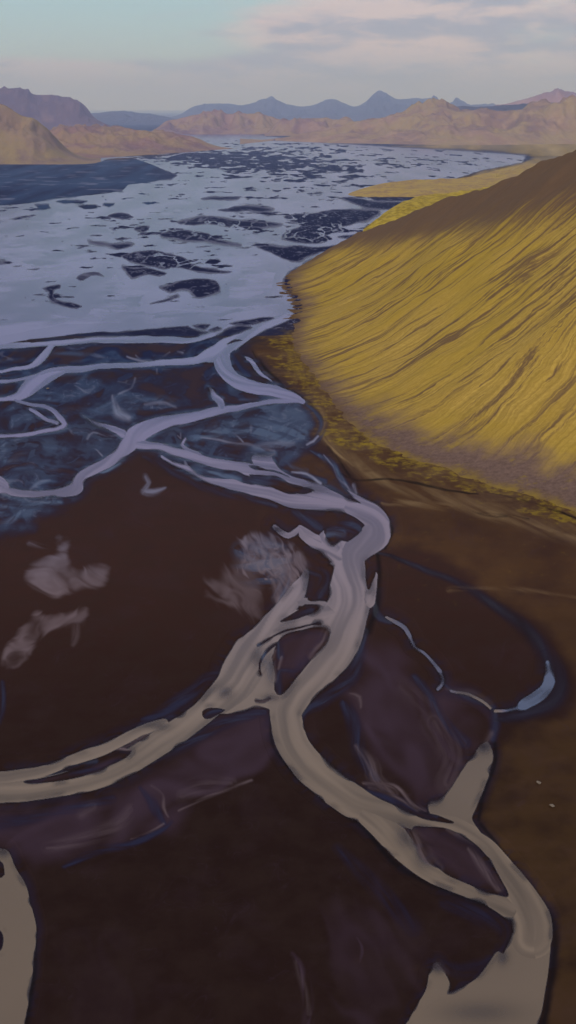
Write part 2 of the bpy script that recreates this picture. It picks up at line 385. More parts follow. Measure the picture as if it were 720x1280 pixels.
def smear(A, pts, amp=1.0, soft=12.0, var=.6, ang=0.0, scale=14.0, stretch=5.0, seed=0, o=3):
    s, d = poly_sd(pts, m=max(soft, 4) * 1.6)
    g = silk(WX[s], WY[s], ang, scale, stretch, 900 + seed * 31, o)
    v = sstep(-soft * .6, soft * 1.4, d + soft * .9 * g) * np.clip(1 - var + var * (.55 + 1.5 * g), 0, 1.4)
    A[s] = np.maximum(A[s], np.clip(v * amp, 0, 1))
def region(A, pts, amp=1.0, soft=12.0, var=.4, scale=30.0, seed=0, oc=4):
    s, d = poly_sd(pts, m=max(soft, 4) * 1.2)
    g = fbm(WX[s] / scale, WY[s] / (scale * .6), oc, 300 + seed)
    v = sstep(-soft, soft, d + soft * .5 * g) * np.clip(1 - var + var * (.6 + g * 1.4), 0, 1.3)
    A[s] = np.maximum(A[s], np.clip(v * amp, 0, 1))

# ochre plain on the right
region(OCH, [(372, 410), (335, 432), (318, 440), (345, 468), (392, 505), (408, 550), (440, 590), (470, 625), (490, 650), (486, 680), (540, 690), (620, 740), (690, 790), (722, 850), (705, 900), (640, 915), (622, 945), (612, 1000), (606, 1040), (650, 1090), (690, 1150), (696, 1220), (680, 1290), (660, 1420), (1500, 1420), (1500, 420), (700, 420), (420, 380)], 1, 9, .35, 60, 1)
region(OCH, [(345, 572), (386, 568), (412, 590), (432, 616), (400, 603), (362, 588)], .55, 4, .3, 30, 2)
region(OCH, [(60, 205), (0, 208), (-300, 212), (-300, 196), (0, 198), (120, 196), (260, 182), (290, 176), (280, 183), (200, 195), (128, 203)], .9, 3, .3, 40, 3)
region(OCH, [(490, 182), (760, 176), (1400, 168), (1400, 242), (640, 240), (590, 244), (470, 248), (437, 243), (470, 233), (520, 231), (560, 228), (602, 213), (652, 204), (662, 195), (620, 190), (560, 186)], .9, 2, .3, 40, 4)
# yellow moss on the low flats
region(MOSS, [(490, 183), (560, 182), (640, 180), (760, 178), (1300, 170), (1300, 200), (720, 196), (660, 193), (580, 188)], .9, 2, .4, 30, 5)
region(MOSS, [(640, 206), (606, 214), (565, 230), (600, 236), (720, 210), (800, 200), (690, 196)], .8, 3, .5, 22, 6)
region(MOSS, [(420, 552), (470, 560), (540, 586), (600, 602), (660, 622), (740, 650), (1000, 735), (1000, 700), (740, 612), (640, 596), (560, 576), (480, 548)], .8, 14, .75, 14, 7)
region(MOSS, [(352, 428), (375, 405), (400, 440), (400, 490), (378, 486), (360, 462)], .5, 9, .8, 9, 8)
region(TAN, [(490, 183), (560, 181), (640, 179), (760, 176), (1300, 168), (1300, 200), (720, 196), (662, 193), (600, 188)], .8, 2, .4, 30, 15)
region(TAN, [(640, 206), (606, 214), (565, 230), (600, 238), (720, 210), (800, 200), (690, 196)], .55, 3, .5, 22, 16)
# dark creek and cut banks at the foot of the slope
stroke(DARK, [(420, 590, 2), (446, 600, 2.2), (487, 600, 1.8), (525, 606, 2.6), (562, 614, 2.4), (600, 618, 1)], .9, .3, 1, .8, 1)
stroke(DARK, [(594, 614, 1), (640, 622, 2.2), (680, 636, 2.8), (730, 652, 2.6)], .7, .6, 1, .8, 2)
stroke(DARK, [(590, 640, 2), (620, 645, 4), (660, 650, 2)], .6, .8, .5, 1, 3)
stroke(DARK, [(318, 440, 3), (330, 462, 4), (356, 484, 4), (388, 503, 5), (402, 525, 4)], .7, .5, 1, 1, 4)
stroke(DARK, [(410, 560, 3), (432, 590, 6), (450, 608, 4)], .7, .4, 1, 1, 5)
stroke(TAN, [(384, 500, 4), (404, 520, 6), (402, 545, 5), (420, 566, 5), (440, 582, 4)], .75, .5, 1, 1, 6)
stroke(TAN, [(480, 628, 6), (560, 634, 9), (640, 652, 10), (740, 680, 10)], .5, .8, 1.2, 1, 7)
stroke(TAN, [(560, 740, 6), (620, 735, 5), (700, 745, 5), (760, 752, 4)], .3, .7, 1.2, 1, 8)
stroke(TAN, [(404, 545, 8), (450, 586, 14), (540, 618, 18), (640, 646, 20), (740, 676, 22), (1000, 770, 24)], .5, .6, 2, 1, 19)
# damp ring of the old meander
ring = [(470, 690), (520, 708), (580, 735), (630, 765), (668, 800), (694, 838), (692, 872), (660, 895), (622, 900)]
stroke(NAVY, [(*p, w) for p, w in zip(ring, (3, 6, 9, 12, 15, 19, 20, 14, 8))], .72, .2, 3, 1, 9)
stroke(DARK, [(*p, w) for p, w in zip(ring, (3, 6, 9, 13, 18, 24, 24, 16, 8))], .5, .2, 3, 1, 10)
stroke(NAVY, [(616, 885, 9), (618, 905, 11), (614, 925, 8)], .95, .1, 2, 1, 11)
for k, pp in enumerate([[(616, 930, 5), (616, 960, 4.5), (604, 1000, 5), (600, 1025, 4)], [(602, 1030, 4), (632, 1070, 5), (668, 1118, 6), (690, 1160, 8), (691, 1210, 8), (676, 1290, 8)],
                        [(470, 690, 4), (474, 720, 6), (470, 760, 8), (460, 790, 8)], [(478, 650, 3), (490, 660, 4), (478, 684, 4)],
                        [(340, 880, 3), (338, 910, 4), (346, 940, 4), (380, 980, 4), (420, 1010, 5), (450, 1032, 6), (490, 1075, 8), (530, 1100, 7), (600, 1130, 8), (640, 1150, 7), (645, 1165, 5)],
                        [(44, 1170, 4), (44, 1205, 6), (36, 1250, 6), (30, 1290, 6)]]):
    stroke(DARK, pp, .9, .1, 2, 1, 30 + k)
# violet silt flats
smear(VIO, [(455, 800), (500, 805), (545, 850), (590, 872), (618, 900), (604, 935), (578, 970), (560, 992), (532, 1005), (500, 985), (462, 935), (430, 880), (405, 880), (430, 850)], .8, 22, .4, 60, 34, 3, 20, 1)
smear(VIO, [(260, 905), (315, 884), (338, 890), (345, 940), (318, 975), (250, 1005), (215, 1040), (150, 1062), (60, 1080), (20, 1060), (0, 1020), (60, 1005), (150, 985), (215, 950)], .72, 18, .4, -28, 34, 3, 21, 1)
smear(VIO, [(-60, 1000), (40, 1004), (80, 1030), (30, 1070), (-60, 1060)], .6, 16, .4, -15, 34, 3, 22, 1)
smear(VIO, [(350, 800), (395, 789), (408, 795), (385, 830), (352, 862)], .8, 6, .4, -50, 34, 3, 23, 1)
smear(VIO, [(40, 975), (100, 960), (158, 940), (130, 960), (85, 973)], .9, 5, .4, -22, 34, 3, 24, 1)
smear(VIO, [(516, 1034), (560, 1038), (600, 1065), (628, 1118), (560, 1092)], .75, 8, .4, 45, 34, 3, 25, 1)
smear(VIO, [(80, 1190), (140, 1170), (200, 1200), (180, 1290), (60, 1330)], .14, 30, .4, 75, 34, 3, 26, 1)
smear(VIO, [(420, 1150), (470, 1120), (540, 1180), (520, 1260), (440, 1320)], .35, 30, .4, 60, 34, 3, 27, 1)
stroke(VIO, [(365, 1195, 5), (378, 1215, 9), (384, 1250, 10), (380, 1300, 12)], .7, .6, 2, 1, 28)
stroke(VIO, [(448, 1175, 4), (455, 1190, 6), (450, 1215, 4)], .6, .5, 1, 1, 29)
# navy wet sand
for k, (pp, am) in enumerate([
    ([(180, 900, 5), (205, 890, 11), (232, 872, 13), (256, 850, 10), (285, 835, 5)], .95), ([(168, 912, 4), (185, 902, 8), (215, 895, 8)], .8),
    ([(190, 952, 10), (230, 930, 14), (270, 910, 14), (310, 895, 12), (330, 892, 8)], .9), ([(0, 1030, 14), (60, 1020, 12), (140, 1000, 8)], .6),
    ([(80, 1085, 5), (120, 1065, 9), (165, 1055, 7), (200, 1040, 6), (215, 1028, 4)], .85), ([(176, 985, 4), (192, 1005, 10), (206, 1030, 6)], .7),
    ([(455, 790, 10), (440, 840, 14), (408, 872, 14), (378, 895, 8), (382, 930, 6), (420, 970, 8), (455, 990, 10)], .85),
    ([(465, 740, 5), (470, 770, 9), (486, 778, 7)], .9), ([(430, 880, 10), (445, 910, 14), (452, 945, 14), (470, 975, 10)], .75),
    ([(520, 850, 10), (538, 872, 12), (550, 900, 10), (580, 930, 12)], .75), ([(548, 850, 6), (580, 870, 8), (610, 880, 8)], .7),
    ([(560, 1130, 14), (600, 1145, 18), (632, 1165, 14), (620, 1195, 10), (580, 1215, 14), (555, 1205, 8)], .45),
    ([(420, 1060, 10), (470, 1110, 16), (520, 1160, 18)], .4), ([(450, 986, 3), (490, 1000, 8), (545, 1020, 5)], .95),
    ([(388, 712, 8), (405, 720, 12), (398, 745, 10)], .7), ([(365, 775, 4), (390, 763, 8)], .9),
    ([(352, 865, 8), (350, 838, 9), (370, 835, 9), (378, 828, 8)], .85), ([(330, 812, 8), (345, 800, 8), (352, 820, 8)], .9),
    ([(256, 896, 4), (268, 890, 8), (280, 888, 5)], 1.), ([(150, 950, 5), (90, 968, 6)], .6), ([(0, 855, 6), (2, 890, 6), (-10, 920, 8)], .8),
    ([(340, 572, 5), (350, 586, 6), (380, 596, 7), (405, 602, 6)], .95), ([(390, 566, 4), (415, 580, 8), (425, 600, 8), (440, 612, 7)], .8),
    ([(384, 508, 6), (402, 528, 9), (398, 550, 9), (384, 562, 6)], .75), ([(410, 662, 6), (440, 660, 12), (452, 664, 8)], .9),
    ([(288, 445, 8), (296, 458, 10), (312, 470, 8)], 1.), ([(366, 640, 8), (380, 650, 14), (400, 660, 12)], .6),
    ([(304, 690, 10), (330, 680, 14), (360, 690, 12)], .5), ([(470, 400, 4)] * 2, 0.0) if False else ([(320, 402, 3), (340, 398, 3)], .9),
    ([(110, 425, 4), (60, 425, 4)], .9), ([(200, 415, 7), (240, 416, 6)], 1.),
    ([(180, 571, 5), (205, 585, 6), (240, 606, 6), (300, 622, 6), (345, 634, 6)], .5)]):
    stroke(NAVY, pp, am, .45, 1.6, 1, 60 + k)
# the whole braided belt in the middle lies wet: navy with teal films of shallow water
region(NAVY, [(-300, 430), (0, 432), (150, 424), (270, 420), (300, 470), (375, 505), (390, 560), (340, 600), (300, 605), (240, 590), (175, 565), (120, 590), (90, 630), (50, 650), (0, 672), (-300, 700)], .78, 10, .5, 40, 40)
for k, (pp, am) in enumerate([
    ([(60, 442, 4), (90, 443, 5), (130, 446, 4)], .5), ([(90, 455, 4), (115, 447, 5), (140, 443, 3)], .6), ([(0, 452, 5), (30, 450, 4)], .5),
    ([(30, 500, 5), (80, 499, 6), (110, 492, 5), (116, 487, 3)], .7), ([(60, 495, 6), (100, 488, 7)], .5), ([(120, 478, 8), (150, 482, 10), (180, 480, 8)], .55),
    ([(75, 515, 6), (120, 515, 9), (170, 512, 10), (220, 505, 8)], .55), ([(138, 505, 6), (148, 518, 14), (165, 523, 10)], .75), ([(160, 505, 7), (200, 500, 8), (222, 508, 6)], .6),
    ([(10, 575, 12), (40, 565, 16), (80, 560, 12)], .55), ([(20, 590, 10), (60, 585, 10), (110, 580, 6)], .5), ([(40, 612, 5), (60, 600, 9), (88, 600, 8)], .7),
    ([(-20, 640, 14), (10, 636, 14), (40, 634, 10), (75, 628, 6)], .9), ([(-20, 660, 8), (8, 656, 10), (30, 640, 8)], .8), ([(115, 590, 6), (130, 590, 6), (150, 578, 5)], .8),
    ([(235, 550, 12), (270, 545, 22), (310, 540, 26), (350, 540, 24), (378, 545, 12)], 1.25), ([(245, 558, 8), (290, 562, 12), (330, 562, 10)], .9), ([(290, 530, 8), (330, 525, 8), (365, 530, 6)], .75),
    ([(240, 588, 5), (270, 592, 6), (300, 600, 5)], .85), ([(205, 500, 8), (215, 510, 6)], .6), ([(300, 500, 4), (330, 500, 4), (350, 498, 3)], .6),
    ([(352, 570, 3), (364, 582, 4), (385, 590, 4)], .5), ([(410, 668, 7), (430, 668, 8)], .7), ([(400, 570, 3), (416, 585, 5), (430, 604, 4)], .6),
    ([(640, 885, 2)] * 2, 0) if False else ([(300, 690, 16), (330, 700, 24), (355, 715, 24), (345, 750, 12)], .55),
    ([(320, 806, 8), (334, 830, 9), (336, 850, 7)], .5), ([(285, 855, 5), (272, 862, 8)], .8), ([(60, 966, 5), (120, 950, 5)], .4)]):
    stroke(TEAL, pp, am, .5, 2.2, 1, 100 + k)
# pale films of silt and drying foam
for k, (pp, am) in enumerate([
    ([(92, 483, 1.2), (112, 492, 1.6), (114, 487, 1.4)], .7), ([(143, 495, 3), (146, 508, 5), (150, 517, 9), (160, 524, 6)], .75), ([(150, 492, 2), (165, 486, 2), (168, 474, 2)], .8),
    ([(182, 508, 2), (205, 505, 4), (220, 509, 3)], .7), ([(170, 498, 1.5), (190, 508, 2)], .5), ([(195, 462, 1.5), (196, 467, 2)], .8), ([(222, 440, 1.5), (228, 442, 2.5)], .8),
    ([(108, 548, 2.5), (116, 540, 2), (138, 547, 2), (148, 543, 2)], .7), ([(118, 562, 1), (126, 569, 1.6)], .7),
    ([(160, 446, 1.6), (185, 452, 2), (205, 446, 1.6), (212, 441, 1)], .9), ([(170, 444, 1.6), (176, 450, 2)], .7),
    ([(44, 594, 1), (52, 602, 1.4), (50, 612, 1.4)], .5), ([(40, 612, 2), (52, 602, 3), (64, 600, 2)], .5),
    ([(250, 548, 1.4), (280, 551, 2), (310, 556, 2.4), (342, 563, 3)], .75), ([(292, 541, 1.4), (298, 548, 1.8), (303, 553, 1.4)], .7), ([(315, 535, 3), (314, 542, 2)], .6),
    ([(340, 522, 1), (355, 528, 1.6), (372, 536, 1.6)], .6), ([(385, 557, 2), (393, 553, 2.4), (398, 547, 2)], .9), ([(320, 560, 6), (345, 556, 9), (368, 555, 4)], .5),
    ([(226, 541, 1), (226, 548, 1.4), (222, 545, 1)], .6), ([(180, 597, 5), (186, 604, 4), (180, 616, 7), (190, 616, 8), (205, 610, 4)], .6), ([(232, 578, 1.5), (236, 588, 2.5)], .8),
    ([(36, 680, 3), (62, 684, 3), (80, 680, 3)], .45),
    ([(92, 770, 4), (94, 795, 5), (90, 806, 3)], .35),
   
    ([(355, 700, 6), (368, 708, 11), (374, 702, 5)], .7), ([(346, 716, 6), (362, 714, 9)], .7), ([(340, 722, 5), (346, 736, 9), (350, 756, 6)], .65), ([(354, 697, 1), (370, 699, 1.4), (388, 696, 1.4)], .8),
    ([(405, 570, 1), (416, 584, 1.8), (420, 596, 2), (432, 606, 3), (442, 617, 4)], .65), ([(442, 606, 4), (446, 616, 3)], .8), ([(366, 590, 2), (385, 594, 2.5), (400, 604, 2.5)], .8),
    ([(212, 1022, 1), (206, 1010, 2), (204, 995, 1.6), (190, 983, 2)], .5), ([(224, 1015, 1.4), (250, 1002, 2.2), (280, 990, 2.2), (316, 976, 2)], .55), ([(166, 1048, 1), (190, 1040, 1.5), (206, 1030, 1.5)], .5),
    ([(228, 995, 9), (250, 984, 10), (290, 980, 7)], .25), ([(60, 1062, 6), (110, 1048, 8), (150, 1030, 9), (164, 1012, 6)], .28), ([(116, 1010, 8), (104, 1020, 6)], .2),
    ([(448, 935, 3), (465, 958, 8), (470, 975, 8), (490, 992, 5)], .5), ([(455, 980, 2), (490, 984, 3), (510, 1002, 3), (530, 1012, 2)], .8), ([(462, 984, 2), (495, 998, 2), (520, 1012, 1.5)], .5),
    ([(436, 868, 2), (447, 872, 4), (451, 885, 2.5)], .5), ([(540, 905, 14), (565, 945, 16), (560, 980, 14)], .22), ([(505, 860, 10), (540, 890, 12)], .12),
    ([(496, 1030, 9), (512, 1052, 13), (528, 1072, 12), (545, 1086, 8)], .62), ([(586, 1062, 3), (606, 1090, 6), (622, 1112, 5)], .55), ([(560, 1036, 3), (590, 1052, 4)], .4),
    ([(322, 880, 6), (344, 872, 7)], .5), ([(410, 790, 5), (404, 806, 5), (392, 820, 3)], .5), ([(345, 812, 2), (340, 828, 4), (342, 848, 5)], .7), ([(350, 835, 2), (354, 822, 2.5)], .6),
    ([(150, 934, 2), (175, 922, 3), (200, 905, 2.5)], .6), ([(132, 932, 2), (158, 936, 2), (166, 936, 2)], .8), ([(282, 868, 4), (270, 866, 6), (264, 872, 4)], .5),
    ([(626, 1196, 5), (620, 1206, 4)], .4), ([(548, 1208, 6), (556, 1216, 5)], .4), ([(605, 928, 4), (612, 918, 4)], .35),
    ([(372, 1205, 4), (380, 1240, 4), (384, 1270, 3)], .25), ([(88, 365, 10), (120, 366, 9), (150, 364, 8)], .6), ([(100, 344, 5), (120, 346, 7), (136, 349, 5)], .6),
    ([(0, 500, 2)] * 2, 0) if False else ([(560, 862, 3), (590, 866, 4), (612, 880, 4)], .2)]):
    lowp = pp[0][1] > 660
    stroke(PALE, [(x, y, w * (1.7 if lowp else 1.15)) for x, y, w in pp], am * (.62 if lowp else .85), .55, 1.3, 1, 140 + k)
smear(PALE, [(77, 670), (88, 678), (84, 695), (95, 714), (114, 708), (133, 713), (128, 732), (107, 737), (90, 744), (75, 752), (54, 744), (35, 732), (31, 717), (45, 702), (68, 695), (71, 682)], .62, 5, .45, 20, 16, 3.5, 51, 2)
smear(PALE, [(5, 836), (6, 815), (29, 785), (46, 768), (65, 775), (94, 767), (109, 757), (106, 778), (80, 786), (60, 792), (42, 811), (20, 832)], .55, 4.5, .45, -35, 14, 3.5, 52, 2)
smear(PALE, [(300, 677), (320, 668), (350, 676), (380, 692), (384, 707), (376, 722), (358, 758), (344, 762), (336, 742), (318, 722), (298, 718)], .62, 6, .6, 65, 11, 3, 53, 2)
smear(PALE, [(252, 731), (268, 724), (290, 702), (316, 690), (326, 740), (322, 772), (300, 766), (272, 748)], .42, 10, .45, 50, 14, 4, 54, 2)
# thread-like rills on the wet belt
_, _bd = poly_sd([(-300, 434), (0, 436), (150, 430), (270, 424), (300, 470), (375, 505), (385, 550), (340, 590), (240, 584), (175, 560), (120, 590), (90, 620), (50, 640), (0, 660), (-300, 690)], m=10)
BELT = np.zeros(PX.shape); BELT[_] = sstep(-8, 6, _bd)
sg_ = fbm(WX / 70, WY / 50, 3, 871)
VIO = np.maximum(VIO, sstep(.1, .9, sg_) * .1 * (PY > 560))
q1 = silk(WX, WY, -12, 26, 3.0, 811, 4); q2 = silk(WX, WY, -20, 11, 3.2, 821, 4); q3 = silk(WX, WY, 8, 7, 5.0, 833, 3)
NAVY = np.maximum(NAVY, BELT * sstep(9, 0, -F) * .9)
TEAL *= np.clip(1 - BELT * .7 * sstep(6, 0, -F), 0, 1)
TEAL *= np.clip(1 - BELT * .45 * sstep(.1, -.4, q2), 0, 1)
TEAL = np.maximum(TEAL * (1 - .2 * BELT), BELT * sstep(.1, .8, q1 + .2 * q2) * .5)
VIO = np.maximum(VIO, BELT * sstep(.1, .6, -q1 + .2 * q2) * .35)
NAVY *= np.clip(1 - BELT * sstep(.05, .6, -q1 + .3 * q3) * .85, 0, 1)
NAVY = np.maximum(NAVY, BELT * sstep(.1, .5, q1 - .8 * q2) * .95)
PALE = np.maximum(PALE * (1 - .3 * BELT), BELT * sstep(.035, .0, np.abs(q2)) * sstep(.2, .5, q1) * .35)
PALE = np.maximum(PALE, BELT * sstep(.65, 1.05, q3 + .6 * q1) * .2)
NAVY = np.maximum(NAVY, sstep(15, 0, -F) * .4 * (PY > 430) * sstep(-.35, .35, q2 + q1))
dry = silk(WX, WY, -25, 30, 2.5, 861, 4)
VIO = np.maximum(VIO, sstep(.05, .0, np.abs(dry)) * .22 * (PY > 560) * sstep(6, 14, -F) * sstep(-.3, .4, sg_))
# small pits of standing water in the pale delta
cell = noise(WX / 5.5, WY / 4.2, 401)
dl = blob(332, 705, 40, 34)
PALE = np.maximum(PALE, .85 * sstep(.12, .5, cell) * sstep(.3, .8, dl) * sstep(-.5, .2, a3 + WX / 60 - 5.6))
NAVY = np.maximum(NAVY, .7 * sstep(-.05, -.5, cell) * sstep(.35, .8, dl))
TEAL = np.maximum(TEAL, .6 * sstep(.2, .9, dl) * sstep(-.2, .4, a3))
TEAL = np.maximum(TEAL, flat * np.clip(.4 + .5 * a2, 0, .6))
PALE = np.maximum(PALE, flat * sstep(.42, .75, fl) * .5)
NAVY = np.maximum(NAVY, sstep(335, 405, YH + 540 - PY) * .0 + (PY < 420) * sstep(640, 560, PX * 0 + 300) * .85)
NAVY *= 1 - OCH * (PY < 420)
DARK = np.maximum(DARK, sstep(-3.0, -.2, F) * .5 * sstep(380, 460, PY))
up_ = sstep(425, 400, PY) * (1 - OCH) * (1 - flat)
PALE = np.maximum(PALE, up_ * sstep(.09, .0, np.abs(a3 + .35 * a1)) * .55)
PALE = np.maximum(PALE, up_ * sstep(-1.6, -.1, F) * .45)
TEAL = np.maximum(TEAL, sstep(-5.5, -.5, F) * .5 * np.clip(.35 + a3 * 1.2, 0, 1) * sstep(470, 420, np.abs(PY - 520) + 350))

bp = [(350, 318), (352, 345), (350, 358), (359, 370), (364, 385), (361, 398), (350, 428), (382, 482), (416, 530), (470, 568), (560, 600), (650, 628), (760, 664), (1000, 745), (1500, 900)]
bx, by = ground([p[0] for p in bp], [p[1] for p in bp])
base = np.concatenate([[[bx[0] - 20, by[0] + 700]], curve(np.stack([bx, by], -1), step=12.0)])
def seg_dist(X, Y, C):
    best = np.full(X.shape, 1e18); S = np.zeros(X.shape); sg = np.zeros(X.shape); acc = 0.0
    for a, b in zip(C[:-1], C[1:]):
        dx, dy = b[0] - a[0], b[1] - a[1]; L2 = dx * dx + dy * dy; L = math.sqrt(L2)
        t = np.clip(((X - a[0]) * dx + (Y - a[1]) * dy) / L2, 0, 1)
        ex = X - a[0] - t * dx; ey = Y - a[1] - t * dy
        d = ex * ex + ey * ey; k = d < best
        best = np.where(k, d, best); S = np.where(k, acc + t * L, S)
        sg = np.where(k, np.sign(dx * ey - dy * ex), sg); acc += L
    return np.sqrt(best) * sg, S
k = (GX > -90) & (GX < 700) & (GY > 330) & (GY < 1320) & (F < 4)
db, _s = seg_dist(GX[k], GY[k], base)
nb = fbm(GX[k] / 22, GY[k] / 22, 4, 951); nc = fbm(GX[k] / 7, GY[k] / 7, 4, 955)
APR = np.zeros(PX.shape); APR[k] = np.clip(sstep(-34, -2, db + 16 * nb) * (.75 + .5 * nc), 0, 1) * sstep(-1, 3, -F[k])
MOSS[k] = np.maximum(MOSS[k], sstep(-16, -2, db + 14 * nb) * sstep(-.1, .5, nb + nc) * .6 * sstep(-1, 3, -F[k]))
# ------------------------------------------------------------------ ground sheet
mpp = np.hypot(dist, H) / FPX
relief = np.clip(-F * mpp * .10, -1.2, .8) - .03
relief += (F < -3) * (.10 * fbm(GX / 30, GY / 30, 3, 71)) * sstep(3, 10, -F)
plain_v = np.stack([GX, GY, relief], -1).reshape(-1, 3)
def pack(*a): return np.stack([np.broadcast_to(x, PX.shape) for x in a], -1).reshape(-1, 4)
low = sstep(520, 260, dist)  # dimness of the foreground, put into the sand and water colours
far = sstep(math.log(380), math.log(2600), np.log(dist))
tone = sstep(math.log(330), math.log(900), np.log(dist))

def mat_sand():
    g = NT('sand_and_silt'); P = g.pos()
    A = g.n('ShaderNodeSeparateColor'); g.set(A.inputs[0], g.attr('film_a').outputs['Color']); aA = g.attr('film_a')
    g.set(A.inputs[0], aA.outputs['Color'])
    Bn = g.n('ShaderNodeSeparateColor'); aB = g.attr('film_b'); g.set(Bn.inputs[0], aB.outputs['Color'])
    navy, vio, pale, teal = A.outputs[0], A.outputs[1], A.outputs[2], aA.outputs['Alpha']
    dark, och, tan, moss = Bn.outputs[0], Bn.outputs[1], Bn.outputs[2], aB.outputs['Alpha']
    farf = g.attr('far').outputs['Fac']
    n1 = g.noise(P, .012, 6, .6); n2 = g.noise(P, .09, 6, .65); n3 = g.noise(P, .7, 4, .6)
    c = g.mix(n1, (.033, .0142, .0122), (.049, .0225, .0180))
    c = g.mix(g.attr('low').outputs['Fac'], c, (.0175, .0085, .0076))  # near sand painted darker in place of dimmer light
    c = g.mix(g.math('MULTIPLY', g.ramp(n2, .35, .75), .2), c, g.mix(.5, c, (.075, .045, .04)))
    c = g.mix(g.math('MULTIPLY', g.ramp(n2, .35, .7), .35), c, (.022, .013, .0105))
    o = g.mix(g.ramp(n1, .35, .65), (.054, .027, .016), (.080, .041, .020))
    o = g.mix(g.attr('low').outputs['Fac'], o, (.046, .025, .012))  # same painted foreground dimming on the ochre plain
    o = g.mix(g.math('MULTIPLY', g.ramp(n2, .42, .7), .5), o, (.058, .031, .020))
    c = g.mix(och, c, o)
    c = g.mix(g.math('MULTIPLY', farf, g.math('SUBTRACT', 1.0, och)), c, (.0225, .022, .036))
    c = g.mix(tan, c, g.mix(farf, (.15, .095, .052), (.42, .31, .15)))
    ap = g.attr('apron').outputs['Fac']
    gr = g.mix(g.ramp(g.noise(P, .02, 5, .6), .4, .6), (.066, .034, .019), (.115, .07, .038))
    c = g.mix(g.math('MULTIPLY', ap, .9), c, gr)
    mm = g.math('MULTIPLY', moss, g.ramp(g.noise(P, .16, 6, .7), .36, .6))
    c = g.mix(mm, c, g.mix(n3, (.20, .14, .014), (.30, .21, .025)))
    c = g.mix(g.math('MULTIPLY', vio, .85), c, (.046, .0275, .044))
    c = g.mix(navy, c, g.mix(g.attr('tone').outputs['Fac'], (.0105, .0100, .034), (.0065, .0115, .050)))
    c = g.mix(g.math('MULTIPLY', dark, .85), c, (.006, .005, .007))
    c = g.mix(g.math('MULTIPLY', teal, .85), c, (.040, .080, .170))
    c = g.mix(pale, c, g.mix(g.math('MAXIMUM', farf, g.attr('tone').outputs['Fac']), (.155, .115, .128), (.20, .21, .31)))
    wet = g.math('MAXIMUM', g.math('MAXIMUM', navy, teal), g.math('MULTIPLY', vio, .5))
    wet = g.math('MULTIPLY', wet, g.ramp(farf, .75, .1))
    rough = g.ramp(wet, 0, 1, .95, .45)
    spec = g.ramp(g.math('MULTIPLY', g.math('MAXIMUM', teal, g.math('MULTIPLY', navy, .3)), g.ramp(farf, .75, .1)), 0, 1, .05, .35)
    h = g.math('ADD', g.math('MULTIPLY', n2, 1.2), g.math('MULTIPLY', n3, .25))
    return g.finish(c, rough, spec, g.bump(h, .18, .4))

def mat_water():
    g = NT('silty_glacial_water'); P = g.pos()
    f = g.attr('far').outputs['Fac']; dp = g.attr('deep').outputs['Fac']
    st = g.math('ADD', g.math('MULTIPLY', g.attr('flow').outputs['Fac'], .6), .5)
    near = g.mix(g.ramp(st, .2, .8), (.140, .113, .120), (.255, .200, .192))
    near = g.mix(g.attr('low').outputs['Fac'], near, g.mix(st, (.102, .078, .060), (.188, .143, .105)))  # near water dimmed through its base colour
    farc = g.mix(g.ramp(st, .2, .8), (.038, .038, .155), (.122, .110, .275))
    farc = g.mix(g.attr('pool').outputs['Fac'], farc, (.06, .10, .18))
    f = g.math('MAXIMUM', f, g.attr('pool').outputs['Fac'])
    c = g.mix(f, near, farc)  # distance gradient: dim foreground and far sky reflection carried by the colour
    c = g.mix(g.ramp(dp, 1.0, 0.0, 0, .5), c, (.09, .11, .17))
    w = g.noise(g.vmul(P, (.25, .25, .25)), 1.0, 3, .6)
    g.finish(c, .24, .22, g.bump(w, .16, .3))
    pr = g.out.inputs[0].links[0].from_socket
    tr = g.n('ShaderNodeBsdfTransparent'); mx = g.n('ShaderNodeMixShader')
    g.set(mx.inputs[0], dp); g.t.links.new(tr.outputs[0], mx.inputs[1]); g.t.links.new(pr, mx.inputs[2]); g.t.links.new(mx.outputs[0], g.out.inputs[0])
    return g.m

ground_mat = mat_sand(); water_mat = mat_water()
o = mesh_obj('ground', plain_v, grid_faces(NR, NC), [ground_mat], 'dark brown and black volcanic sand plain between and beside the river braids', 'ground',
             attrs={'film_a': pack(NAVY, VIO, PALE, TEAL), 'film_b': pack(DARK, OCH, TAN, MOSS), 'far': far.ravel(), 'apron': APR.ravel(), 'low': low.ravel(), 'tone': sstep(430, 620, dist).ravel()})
fl_s = fbm(LN / (9 * persp ** .5 + 1), LT / 150, 2, 881, .4)
lake = (PY < 432) * (F > 12)
fan_s = fbm(UU * 2.5 + 3 * VV, VV * 16, 4, 885, .5)
NOPAR = (LN == WY)
fl_s = np.where(NOPAR, .6 * fbm(UU * 3, VV * 5, 2, 887), fl_s)
flow = np.where(lake, fan_s + .9 * fbm(UU * 1.4 + VV, VV * 5, 3, 895), fl_s)
sft = .9 * fbm(PX / 48, PY / 34, 2, 891, .35)
fan_b = fbm(UU * 2 + 2 * VV, VV * 9, 4, 893, .5)
wd = .8 + 3.4 * sstep(-.1, .5, fan_b) * sstep(440, 420, PY) * sstep(180, 260, PY) + 8.0 * sstep(.05, .7, sft) * sstep(430, 700, PY)
shallow = np.clip(sstep(0, 1, (F + .2) / wd), 0, 1)
shallow *= 1 - .4 * sstep(.15, .7, -sft) * sstep(600, 760, PY) * sstep(9, 3, F)
